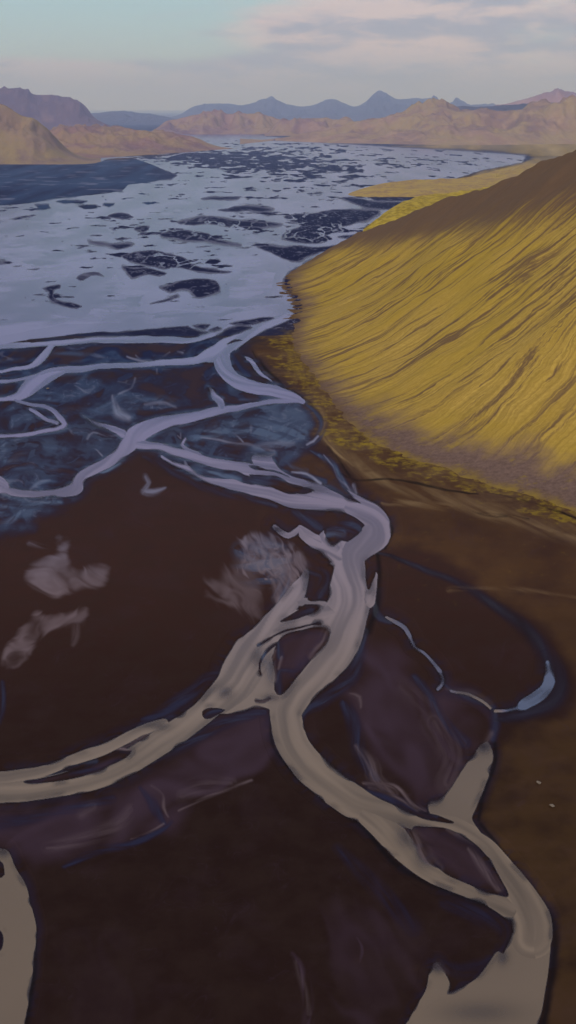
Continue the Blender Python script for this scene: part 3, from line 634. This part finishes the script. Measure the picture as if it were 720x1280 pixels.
fade = 1 - np.clip(sum(a * np.exp(-(((PX - x) / rx) ** 2 + ((PY - y) / ry) ** 2)) for x, y, rx, ry, a in [
    (330, 566, 18, 6, .9), (604, 932, 12, 10, .8), (384, 714, 8, 14, .8), (262, 484, 6, 8, .8), (108, 522, 10, 6, .7), (346, 662, 14, 6, .8), (282, 866, 10, 9, .55), (508, 1046, 14, 16, .5), (530, 1074, 14, 14, .45),
    (548, 1208, 10, 8, .8), (628, 1196, 8, 10, .6), (4, 1064, 10, 8, .7), (338, 872, 12, 5, .5), (322, 822, 10, 14, .5), (400, 797, 12, 14, .4), (120, 528, 12, 6, .4), (382, 612, 30, 6, .45), (200, 908, 14, 6, .5), (340, 836, 8, 22, .5),
    (540, 1002, 10, 6, .6), (600, 1265, 50, 14, .35), (464, 728, 6, 14, .5)]), 0, 1)
shallow *= fade
pool = np.maximum(.9 * sstep(60, 44, np.hypot(PX - 672, PY - 860)), .6 * sstep(70, 50, np.hypot(PX - 530, PY - 820)) * (PX > 476))
# water: the level surface that fills the carved beds
Fm = np.maximum.reduce([F[:-1, :-1], F[1:, :-1], F[:-1, 1:], F[1:, 1:]])
Ff = grid_faces(NR, NC, Fm > -1.5)
used = np.unique(Ff); remap = np.full(NR * NC, -1); remap[used] = np.arange(len(used))
wv = np.stack([GX, GY, np.zeros_like(GX)], -1).reshape(-1, 3)[used]
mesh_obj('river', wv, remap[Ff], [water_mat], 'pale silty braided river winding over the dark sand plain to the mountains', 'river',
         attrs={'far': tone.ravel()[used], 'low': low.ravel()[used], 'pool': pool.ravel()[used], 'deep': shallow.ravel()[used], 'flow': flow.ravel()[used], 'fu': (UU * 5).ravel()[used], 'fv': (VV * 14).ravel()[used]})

# ------------------------------------------------------------------ the mossy slope on the right
SLOPE, LF = .96, 135.0
def face_z(d): return np.where(d > 0, SLOPE * d * d / (np.abs(d) + LF), .02 * d) - .1
# crest: where the skyline of the slope meets its face
sky = curve([(357, 346), (370, 337), (410, 311), (460, 288), (520, 265), (600, 238), (660, 213), (720, 186), (800, 152), (900, 112)], step=14.0)
cr = []
for x, y in sky:
    dx, dy, dz = ray(x, y); t = np.arange(300, 2500, 2.0)
    d, _ = seg_dist(dx * t, dy * t, base)
    z = face_z(d); hit = np.nonzero((H + dz * t < z) & (d > 0))[0]
    if len(hit): cr.append((dx * t[hit[0]], dy * t[hit[0]]))
cr = np.array(cr)
cr = np.concatenate([[cr[0] + (cr[0] - cr[min(6, len(cr) - 1)]) * 3], cr, [cr[-1] + (cr[-1] - cr[-6]) * 4]])
hx = np.concatenate([np.arange(-60, 330, 1.7), np.geomspace(330, 900, 60)])
hy = np.concatenate([np.arange(300, 560, 1.7), np.arange(560, 1000, 2.2), np.arange(1000, 1750, 3.2)])
HX, HY = np.meshgrid(hx, hy)
dB, sB = seg_dist(HX, HY, base)
dC, sC = seg_dist(HX, HY, cr)
wob = 9 * fbm(HX / 60, HY / 60, 3, 501)
HZ = face_z(dB + .5 * wob * sstep(10, 60, dB))
up = sstep(25, 110, dB)
ss = sB + 5 * fbm(dB / 60, sB / 40, 2, 555)
rill = np.abs(noise(ss / 17, dB / 160, 510)) * 1.5 + np.abs(noise(ss / 7.5, dB / 90, 511)) * .8 + .35 * noise(ss / 3.6, dB / 60, 513)
near_crest = sstep(-70, -5, dC)
HZ += (rill * .38 - .25) * up * (1 - .75 * near_crest)
HZ += 1.6 * fbm(HX / 45, HY / 45, 3, 515) * up + .5 * fbm(HX / 16, HY / 16, 4, 517) * sstep(-14, 0, dB)
back = np.maximum(dC, 0)
HZ -= 1.35 * (np.sqrt(back ** 2 + 14 ** 2) - 14)
HZ = np.maximum(HZ, -3)
keep = np.maximum.reduce([HZ[:-1, :-1], HZ[1:, :-1], HZ[:-1, 1:], HZ[1:, 1:]]) > -2.5
Hf = grid_faces(*HX.shape, keep)
us = np.unique(Hf); rm = np.full(HX.size, -1); rm[us] = np.arange(len(us))

def mat_slope():
    g = NT('moss_and_scree'); P = g.pos()
    s = g.attr('along').outputs['Fac']; d = g.attr('uphill').outputs['Fac']; c0 = g.attr('crest').outputs['Fac']; rl = g.attr('rill').outputs['Fac']
    big = g.noise(P, .016, 5, .6)
    sw = g.math('ADD', s, g.math('MULTIPLY', g.math('SUBTRACT', big, .5), 26.0))
    st1 = g.noise(g.combine(g.math('DIVIDE', sw, 8.0), g.math('DIVIDE', d, 230.0)), 1.0, 5, .62)
    st2 = g.noise(g.combine(g.math('DIVIDE', sw, 2.4), g.math('DIVIDE', d, 120.0)), 1.0, 6, .68)
    fine = g.noise(P, .35, 6, .7)
    moss = g.mix(g.ramp(st2, .3, .7), (.25, .165, .040), (.43, .288, .066))
    moss = g.mix(g.math('MULTIPLY', g.ramp(fine, .4, .66), .45), moss, (.23, .15, .03))
    moss = g.mix(g.math('MULTIPLY', g.ramp(g.noise(P, .011, 4, .6), .35, .65), .6), moss, g.mix(st2, (.225, .148, .02), (.365, .25, .032)))
    earth = g.mix(fine, (.105, .062, .030), (.165, .105, .05))
    v = g.math('ADD', g.math('MULTIPLY', st1, .9), g.math('MULTIPLY', st2, .45))
    v = g.math('ADD', v, g.math('MULTIPLY', rl, .34))
    v = g.math('SUBTRACT', v, g.math('MULTIPLY', g.ramp(g.noise(P, .028, 5, .65), .54, .72), .12))
    m = g.ramp(v, .68, .87)
    # bare scree under the crest
    cw = g.math('ADD', c0, g.math('MULTIPLY', g.math('SUBTRACT', g.math('ADD', g.math('MULTIPLY', st1, .7), g.math('MULTIPLY', st2, .6)), .65), g.math('MULTIPLY', d, 1.1)))
    cw = g.math('ADD', cw, g.math('MULTIPLY', g.math('SUBTRACT', fine, .5), 20.0))
    bare = g.ramp(g.math('ADD', cw, g.math('MULTIPLY', d, .42)), -26.0, 30.0)
    m = g.math('MULTIPLY', m, g.math('SUBTRACT', 1.0, bare))
    # brown apron at the foot
    foot = g.ramp(g.math('ADD', g.math('SUBTRACT', d, g.attr('apron').outputs['Fac']), g.math('MULTIPLY', g.math('SUBTRACT', g.noise(P, .03, 5, .6), .5), g.math('MULTIPLY', 1.0, 56.0))), 0.0, 34.0)
    scr = g.mix(big, (.060, .036, .026), (.092, .054, .040))
    c = g.mix(m, earth, moss)
    c = g.mix(bare, c, g.mix(st2, (.085, .052, .034), (.135, .085, .056)))
    pur = g.mix(g.ramp(fine, .3, .7), (.10, .064, .054), (.15, .098, .082))
    pur = g.mix(g.math('MULTIPLY', g.ramp(g.noise(P, .07, 6, .7), .52, .66), .6), pur, (.22, .15, .03))
    ap = g.attr('apron').outputs['Fac']
    dn = g.math('ADD', d, g.math('MULTIPLY', g.math('SUBTRACT', g.noise(P, .05, 6, .65), .5), 26.0))
    gr = g.mix(g.ramp(g.noise(P, .02, 5, .6), .4, .6), (.066, .034, .019), (.115, .07, .038))
    strip = g.math('MULTIPLY', g.math('MULTIPLY', g.ramp(dn, -2.0, 4.0), g.ramp(dn, 20.0, 9.0)), g.ramp(ap, 10, 26))
    strip = g.math('MULTIPLY', strip, g.ramp(g.noise(P, .12, 6, .7), .34, .52))
    pur = g.mix(g.ramp(dn, 2.0, 24.0), gr, pur)
    pur = g.mix(g.math('MULTIPLY', strip, .7), pur, (.24, .165, .03))
    c = g.mix(foot, pur, c)
    h = g.math('ADD', g.math('MULTIPLY', fine, .9), g.math('MULTIPLY', st2, .8))
    return g.finish(c, .95, .1, g.bump(h, .45, 1.0))
mesh_obj('hillside', np.stack([HX, HY, HZ], -1).reshape(-1, 3)[us], rm[Hf], [mat_slope()],
         'steep slope of yellow moss streaked with brown gullies rising on the right bank', 'hillside',
         attrs={'along': sB.ravel()[us], 'uphill': dB.ravel()[us], 'crest': dC.ravel()[us], 'rill': rill.ravel()[us], 'apron': (3 + 30 * sstep(860, 560, HY)).ravel()[us]})

# ------------------------------------------------------------------ far hills and mountains
def mat_hill(name, ca, cb, cc, scale, moss=None):
    g = NT(name); P = g.pos()
    n1 = g.noise(P, scale, 6, .62); n2 = g.noise(P, scale * 5, 6, .65)
    c = g.mix(g.ramp(n1, .38, .62), ca, cb)  # ground tones; their strong contrast also paints in patchy light
    c = g.mix(g.ramp(n2, .45, .7, 0, .7), c, cc)
    if moss:
        c = g.mix(g.ramp(g.noise(P, scale * 2.3, 6, .7), .42, .6), c, moss)
    return g.finish(c, .95, .1, g.bump(n2, .5, 1.0 / scale * .05))

def ridge(name, label, cat, skyl, base_y, D, mat, rough=.12, back=1.6, nv=64, step=2.0, foot=1.0, seed=0, gully=.5):
    C = curve([(x, y) for x, y in skyl], step=step)
    x, y = C[:, 0], C[:, 1]
    cx, cy, cz = at_dist(x, y, D)
    fx, fy = ground(x, np.full_like(x, base_y) if np.isscalar(base_y) else np.interp(x, *zip(*base_y)))
    # edges taper to the plain
    hgt = np.maximum(cz, 2.0)
    if x[-1] < 740: hgt = hgt * (1 - sstep(.86, 1.0, np.linspace(0, 1, len(x))))
    if x[0] > -20: hgt = hgt * sstep(.0, .14, np.linspace(0, 1, len(x)))
    v = np.concatenate([np.linspace(0, 1, nv), 1 + np.linspace(0, 1, nv // 2)[1:] * back])
    Vv, Ux = np.meshgrid(v, np.arange(len(x)), indexing='ij')
    PXx = fx + (cx - fx) * Vv; PYy = fy + (cy - fy) * Vv
    prof = np.where(Vv <= 1, np.clip(Vv, 0, 1) ** 1.15, np.clip(1 - (Vv - 1) / back, 0, 1) ** 1.2)
    L = max(hgt.max(), 40.0) * 2.2
    nz = fbm(PXx / L, PYy / L, 6, 600 + seed, .52)
    rg = 1 - np.abs(fbm(PXx / (L * .55), PYy / (L * 1.3), 5, 640 + seed, .5)) * 2.0
    mid = np.clip(np.sin(np.clip(Vv, 0, 1 + back) / (1 + back) * math.pi), 0, 1) * (1 - .82 * np.exp(-((Vv - 1) / .10) ** 2))
    Z = hgt[None, :] * prof * (1 + .04 * nz) + hgt[None, :] * mid * (rough * 2.0 * nz + gully * .45 * (rg - .45))
    Z = np.maximum(Z, -2) * foot
    Z = np.where(Vv <= 0, -3, Z); Z[-1] = -6
    return mesh_obj(name, np.stack([PXx, PYy, Z], -1).reshape(-1, 3), grid_faces(*Vv.shape)[:, ::-1], [mat], label, cat)

m_tan = mat_hill('tan_hill_ground', (.27, .175, .125), (.17, .112, .105), (.37, .26, .165), .0016, (.28, .205, .11))
m_olive = mat_hill('olive_hill_ground', (.235, .165, .125), (.165, .115, .10), (.28, .205, .13), .002, (.24, .18, .095))
m_rust = mat_hill('rusty_hill_ground', (.22, .13, .115), (.15, .092, .105), (.30, .20, .14), .0013, (.26, .18, .10))
m_purple = mat_hill('hazy_purple_rock', (.125, .08, .105), (.09, .062, .095), (.19, .125, .135), .0011)  # purple rock, with some blue distance haze mixed into its colour
m_dark = mat_hill('dark_rock', (.035, .030, .055), (.06, .045, .065), (.05, .04, .055), .0007)
m_blue = mat_hill('haze_blue_rock', (.045, .05, .10), (.065, .065, .115), (.05, .055, .10), .0005)  # blue of the distance haze painted into the rock colour
m_pink = mat_hill('pink_rhyolite', (.27, .14, .14), (.18, .10, .12), (.33, .20, .17), .0009)

ridge('hill', 'olive brown hill with a steep end at the left edge, by the dark flat', 'hill',
      [(-420, 120), (-260, 112), (-120, 116), (-40, 122), (0, 128), (14, 134), (26, 141), (40, 147), (52, 156), (64, 166), (76, 176), (92, 186), (112, 196), (126, 202)], 205.5, 4800, m_olive, .16, seed=1, gully=.7)
ridge('hill', 'low rusty brown hills spreading right from the olive hill to the river', 'hill',
      [(-120, 170), (20, 168), (60, 164), (80, 160), (104, 157), (128, 160), (150, 161), (172, 163), (196, 164), (216, 167), (240, 171), (262, 176), (284, 181), (296, 184)], [(-200, 200), (0, 200), (120, 198), (200, 193), (300, 185)], 6100, m_rust, .14, seed=2)
ridge('mountain', 'broad purple table mountain behind the olive hill on the left', 'mountain',
      [(-420, 120), (-240, 104), (-100, 110), (0, 113), (20, 113), (32, 116), (46, 120), (70, 120), (88, 124), (100, 128), (108, 134), (116, 143), (126, 149), (146, 153), (172, 157), (190, 160)], 166, 10500, m_purple, .14, seed=3, gully=.7)
ridge('mountain', 'low blue far mountain in the gap left of the valley end', 'mountain',
      [(90, 148), (118, 142), (134, 140), (152, 139), (170, 141), (186, 142), (206, 146), (224, 150), (240, 152)], 156, 17000, m_blue, .1, seed=4)
ridge('hill', 'rusty pink rounded hill at the left side of the valley end', 'hill',
      [(176, 162), (196, 155), (210, 150), (226, 146), (250, 143), (270, 140), (292, 140), (312, 141), (330, 144), (346, 147), (366, 152), (392, 158), (420, 164)], 168, 9800, m_rust, .16, seed=5, gully=.7)
ridge('mountain', 'blue peaked mountain range along the skyline with one dark pyramid peak', 'mountain range',
      [(190, 142), (222, 137), (238, 131), (256, 129), (280, 129), (300, 131), (316, 130), (330, 126), (340, 123), (348, 126), (358, 130), (376, 133), (392, 131), (402, 127), (412, 124), (422, 126), (434, 131), (444, 133), (454, 128), (464, 121), (474, 114.5), (481, 117), (488, 121), (498, 125), (510, 124), (522, 121), (532, 122), (544, 122), (550, 126), (558, 129), (566, 127), (572, 124), (578, 127), (592, 131), (640, 134), (700, 138)], 147, 23000, m_blue, .12, seed=6, gully=.6, step=1.2)
ridge('mountain', 'pink purple mountain ridge above the tan hills at the right edge', 'mountain',
      [(560, 134), (584, 128), (600, 124), (610, 124), (618, 121), (626, 124), (640, 126), (656, 124), (672, 120), (688, 116), (704, 114), (722, 117), (760, 114), (840, 120), (1000, 110), (1200, 130)], 154, 15500, m_pink, .12, seed=7)
ridge('hill', 'long dark ridge between the pyramid peak and the tan hills', 'hill',
      [(430, 160), (452, 152), (468, 146), (486, 142), (508, 138), (528, 135), (556, 134), (600, 133), (640, 131), (690, 130), (740, 130), (900, 124), (1200, 130)], 160, 11500, m_dark, .08, seed=8, gully=.3)
ridge('hill', 'low reddish hills in front of the blue peaks, centre of the valley', 'hill',
      [(330, 160), (350, 152), (368, 150), (390, 148), (410, 147), (430, 150), (446, 154), (464, 160), (484, 166)], 170, 9200, m_rust, .14, seed=9, gully=.6)
ridge('hill', 'wrinkled tan hills along the far right bank of the river', 'hill',
      [(300, 171), (340, 165), (372, 163), (400, 161), (424, 158), (444, 154), (462, 151), (482, 147), (508, 143), (526, 137), (542, 134), (556, 135), (572, 139), (592, 138), (612, 136), (640, 137), (664, 135), (690, 135), (720, 132), (780, 126), (880, 130), (1000, 120), (1300, 125)], [(280, 172), (350, 176), (420, 179), (560, 182), (720, 180), (1300, 176)], 7600, m_tan, .2, seed=10, gully=.7, nv=96)

# low mossy terraces beyond the slope
def terrace(label, outline, hgt, seed, bluff, mat=None):
    P = curve(outline, True, 3.0); x, y = ground(P[:, 0], P[:, 1]); n = len(x)
    cx, cy = x.mean(), y.mean(); K = 14; rows = []
    for k in range(K):
        f = k / (K - 1); sc = 1 - f
        z = hgt * (1 - (1 - min(f / bluff, 1)) ** 2.0) - .6
        X = cx + (x - cx) * sc; Y = cy + (y - cy) * sc
        rows.append(np.stack([X, Y, np.full(n, z) + (k > 0) * hgt * .25 * fbm(X / 25, Y / 25, 4, seed)], -1))
    V = np.stack(rows); V = np.concatenate([V, V[:, :1]], 1)
    return mesh_obj('terrace', V.reshape(-1, 3), grid_faces(K, n + 1), [mat or m_terr], label, 'terrace')
g = NT('terrace_moss'); P_ = g.pos()
cc = g.mix(g.ramp(g.noise(P_, .018, 5, .65), .4, .6), (.33, .235, .07), (.24, .155, .085))
cc = g.mix(g.ramp(g.noise(P_, .1, 6, .65), .4, .7, 0, .6), cc, (.46, .335, .05))
m_terr = g.finish(cc, .95, .1, g.bump(g.noise(P_, .12, 6, .65), .6, 2.0))
g = NT('bluff_moss'); P_ = g.pos()
m_bluff = g.finish(g.mix(g.ramp(g.noise(P_, .05, 6, .65), .38, .62), (.25, .18, .022), (.41, .305, .04)), .95, .1, g.bump(g.noise(P_, .12, 6, .65), .6, 2.0))
terrace('flat tongue of yellow moss reaching into the river beyond the slope', [(434, 244), (444, 238), (470, 232), (520, 229), (560, 228), (600, 220), (650, 208), (760, 196), (760, 232), (640, 244), (590, 246), (545, 247), (500, 247), (464, 247)], 10, 701, .25)
terrace('steep yellow mossy bluff right behind the crest of the slope', [(452, 289), (464, 280), (474, 271), (486, 263), (520, 256), (560, 252), (640, 238), (760, 230), (760, 262), (600, 276), (500, 290), (470, 295)], 24, 703, .3, m_bluff)

# ------------------------------------------------------------------ pale boulders lying on the brown plain
def boulder(px, py, r, seed, label):
    import bmesh
    bm = bmesh.new(); bmesh.ops.create_icosphere(bm, subdivisions=3, radius=1)
    co = np.array([v.co[:] for v in bm.verts])
    d = 1 + .28 * fbm(co[:, 0] * 1.3 + seed, co[:, 1] * 1.3 + co[:, 2] * 1.1, 3, seed)
    co = co * d[:, None] * np.array([1.5, .95, .62]) * r
    co[:, 2] += .3 * r
    for v, c in zip(bm.verts, co): v.co = c
    me = bpy.data.meshes.new('boulder'); bm.to_mesh(me); bm.free()
    me.materials.append(m_rock)
    o = bpy.data.objects.new('boulder', me); COL.objects.link(o)
    x, y = ground(px, py); o.location = (x, y, .75); o.rotation_euler[2] = seed * .7
    o['label'] = label; o['category'] = 'boulder'; o['group'] = 'pale boulders on the brown plain'
g = NT('pale_rock'); P_ = g.pos()
m_rock = g.finish(g.mix(g.noise(P_, 1.5, 5, .6), (.10, .08, .065), (.20, .165, .13)), .9, .2, g.bump(g.noise(P_, 4, 4, .6), .5, .2))
boulder(673, 981, .55, 3, 'pale boulder on the brown plain right of the yellowish inlet, farther one')
boulder(690, 1010, .55, 8, 'pale boulder on the brown plain right of the yellowish inlet, nearer one')
boulder(60, 487, .8, 5, 'lone pale boulder on the wet sand beside the left bend of the upper braid')

# ------------------------------------------------------------------ haze over the valley
SUN_EL, SUN_AZ = math.radians(30), math.radians(-156)     # azimuth from +Y towards +X
def haze():
    b = np.array([(x, y, z) for z in (-40., 1500.) for y in (1500., 60000.) for x in (-40000., 40000.)])
    f = np.array([(0, 2, 3, 1), (4, 5, 7, 6), (0, 1, 5, 4), (2, 6, 7, 3), (0, 4, 6, 2), (1, 3, 7, 5)])
    m = bpy.data.materials.new('valley_haze'); m.use_nodes = True; t = m.node_tree; t.nodes.clear()
    o = t.nodes.new('ShaderNodeOutputMaterial'); s = t.nodes.new('ShaderNodeVolumeScatter')
    s.inputs['Color'].default_value = (.44, .58, 1, 1); s.inputs['Density'].default_value = 1 / 15500; s.inputs['Anisotropy'].default_value = .2
    t.links.new(s.outputs[0], o.inputs['Volume'])
    ob = mesh_obj('haze', b, f, [m], 'thin blue haze filling the valley towards the mountains', 'haze', smooth=False)
    return ob
haze()

# ------------------------------------------------------------------ sky, sun
w = bpy.data.worlds.new("World"); scene.world = w; w.use_nodes = True
t = w.node_tree; t.nodes.clear()
class W(NT):
    def __init__(self, tree): self.t = tree
g = W(t)
wo = g.n('ShaderNodeOutputWorld'); bg = g.n('ShaderNodeBackground'); bg.inputs[1].default_value = .1
sk = g.n('ShaderNodeTexSky', sky_type='NISHITA'); sk.sun_disc = False
sk.sun_elevation = SUN_EL; sk.sun_rotation = SUN_AZ; sk.altitude = 400; sk.air_density = 1.0; sk.dust_density = 1.2; sk.ozone_density = 1.5
tc = g.n('ShaderNodeTexCoord'); sp = g.n('ShaderNodeSeparateXYZ'); g.set(sp.inputs[0], tc.outputs['Generated'])
el = sp.outputs[2]; az = g.math('ARCTAN2', sp.outputs[0], sp.outputs[1])
cv = g.combine(g.math('MULTIPLY', az, 7.0), g.math('MULTIPLY', el, 26.0), .7)
n1 = g.noise(cv, 1.0, 8, .56, .3)
cv2 = g.combine(g.math('MULTIPLY', az, 16.0), g.math('MULTIPLY', el, 58.0), 3.3)
n2 = g.noise(cv2, 1.0, 7, .6, .2)
low = g.ramp(el, .046, .030, 0, 1)                     # bank of cloud low over the mountains
rightw = g.ramp(az, -.09, .06, 0, 1)                   # thicker to the right
topband = g.math('MULTIPLY', rightw, g.ramp(g.math('ABSOLUTE', g.math('SUBTRACT', el, .066)), .036, .018))
high = g.ramp(el, .12, .30)  # cloud cover above the view, added to turn light and reflections lilac
cov = g.math('ADD', g.math('MULTIPLY', low, .42), g.math('MULTIPLY', topband, .34))
cov = g.math('ADD', g.math('ADD', cov, g.math('MULTIPLY', high, .30)), g.math('MULTIPLY', rightw, .06))
cov = g.math('ADD', cov, n1)
cloud = g.ramp(cov, .56, .90, 0, .95)
# lit pinkish tops, grey-blue undersides
lit = g.math('ADD', g.math('MULTIPLY', n2, .8), g.math('MULTIPLY', g.noise(g.combine(g.math('MULTIPLY', az, 6.0), g.math('MULTIPLY', el, 50.0), 8.1), 1.0, 6, .5), .5))
pink = g.mix(g.ramp(lit, .54, .74), (3.8, 3.95, 5.1), (7.0, 5.9, 6.2))
grey = g.mix(g.ramp(lit, .54, .76), (3.3, 3.8, 5.6), (5.2, 5.2, 6.6))
grey = g.mix(g.ramp(el, .030, .004), grey, (3.9, 4.5, 6.3))
ccol = g.mix(g.ramp(el, .022, .055), grey, pink)
clear = g.mix(.85, sk.outputs[0], g.mix(g.ramp(el, .0, .10), (4.7, 6.1, 7.2), (3.9, 6.1, 7.3)))
g.set(bg.inputs[0], g.mix(cloud, clear, ccol))
t.links.new(bg.outputs[0], wo.inputs[0])

sd = bpy.data.lights.new('sun', 'SUN'); sd.energy = 2.2; sd.angle = math.radians(2.0); sd.color = (1, .87, .72)
so = bpy.data.objects.new('sun', sd); COL.objects.link(so)
from mathutils import Vector
sv = Vector((math.sin(SUN_AZ) * math.cos(SUN_EL), math.cos(SUN_AZ) * math.cos(SUN_EL), math.sin(SUN_EL)))
so.rotation_euler = (-sv).to_track_quat('-Z', 'Y').to_euler()

# ------------------------------------------------------------------ camera and render settings
cd = bpy.data.cameras.new('camera'); cam = bpy.data.objects.new('camera', cd); COL.objects.link(cam)
cd.sensor_fit = 'VERTICAL'; cd.angle = VFOV; cd.clip_start = 1; cd.clip_end = 300000
cam.location = (0, 0, H); cam.rotation_euler = (math.pi / 2 - PITCH, 0, 0)
scene.camera = cam
scene.view_settings.view_transform = 'Standard'; scene.view_settings.look = 'None'; scene.view_settings.exposure = 0
scene.cycles.use_denoising = True
scene.cycles.volume_bounces = 1
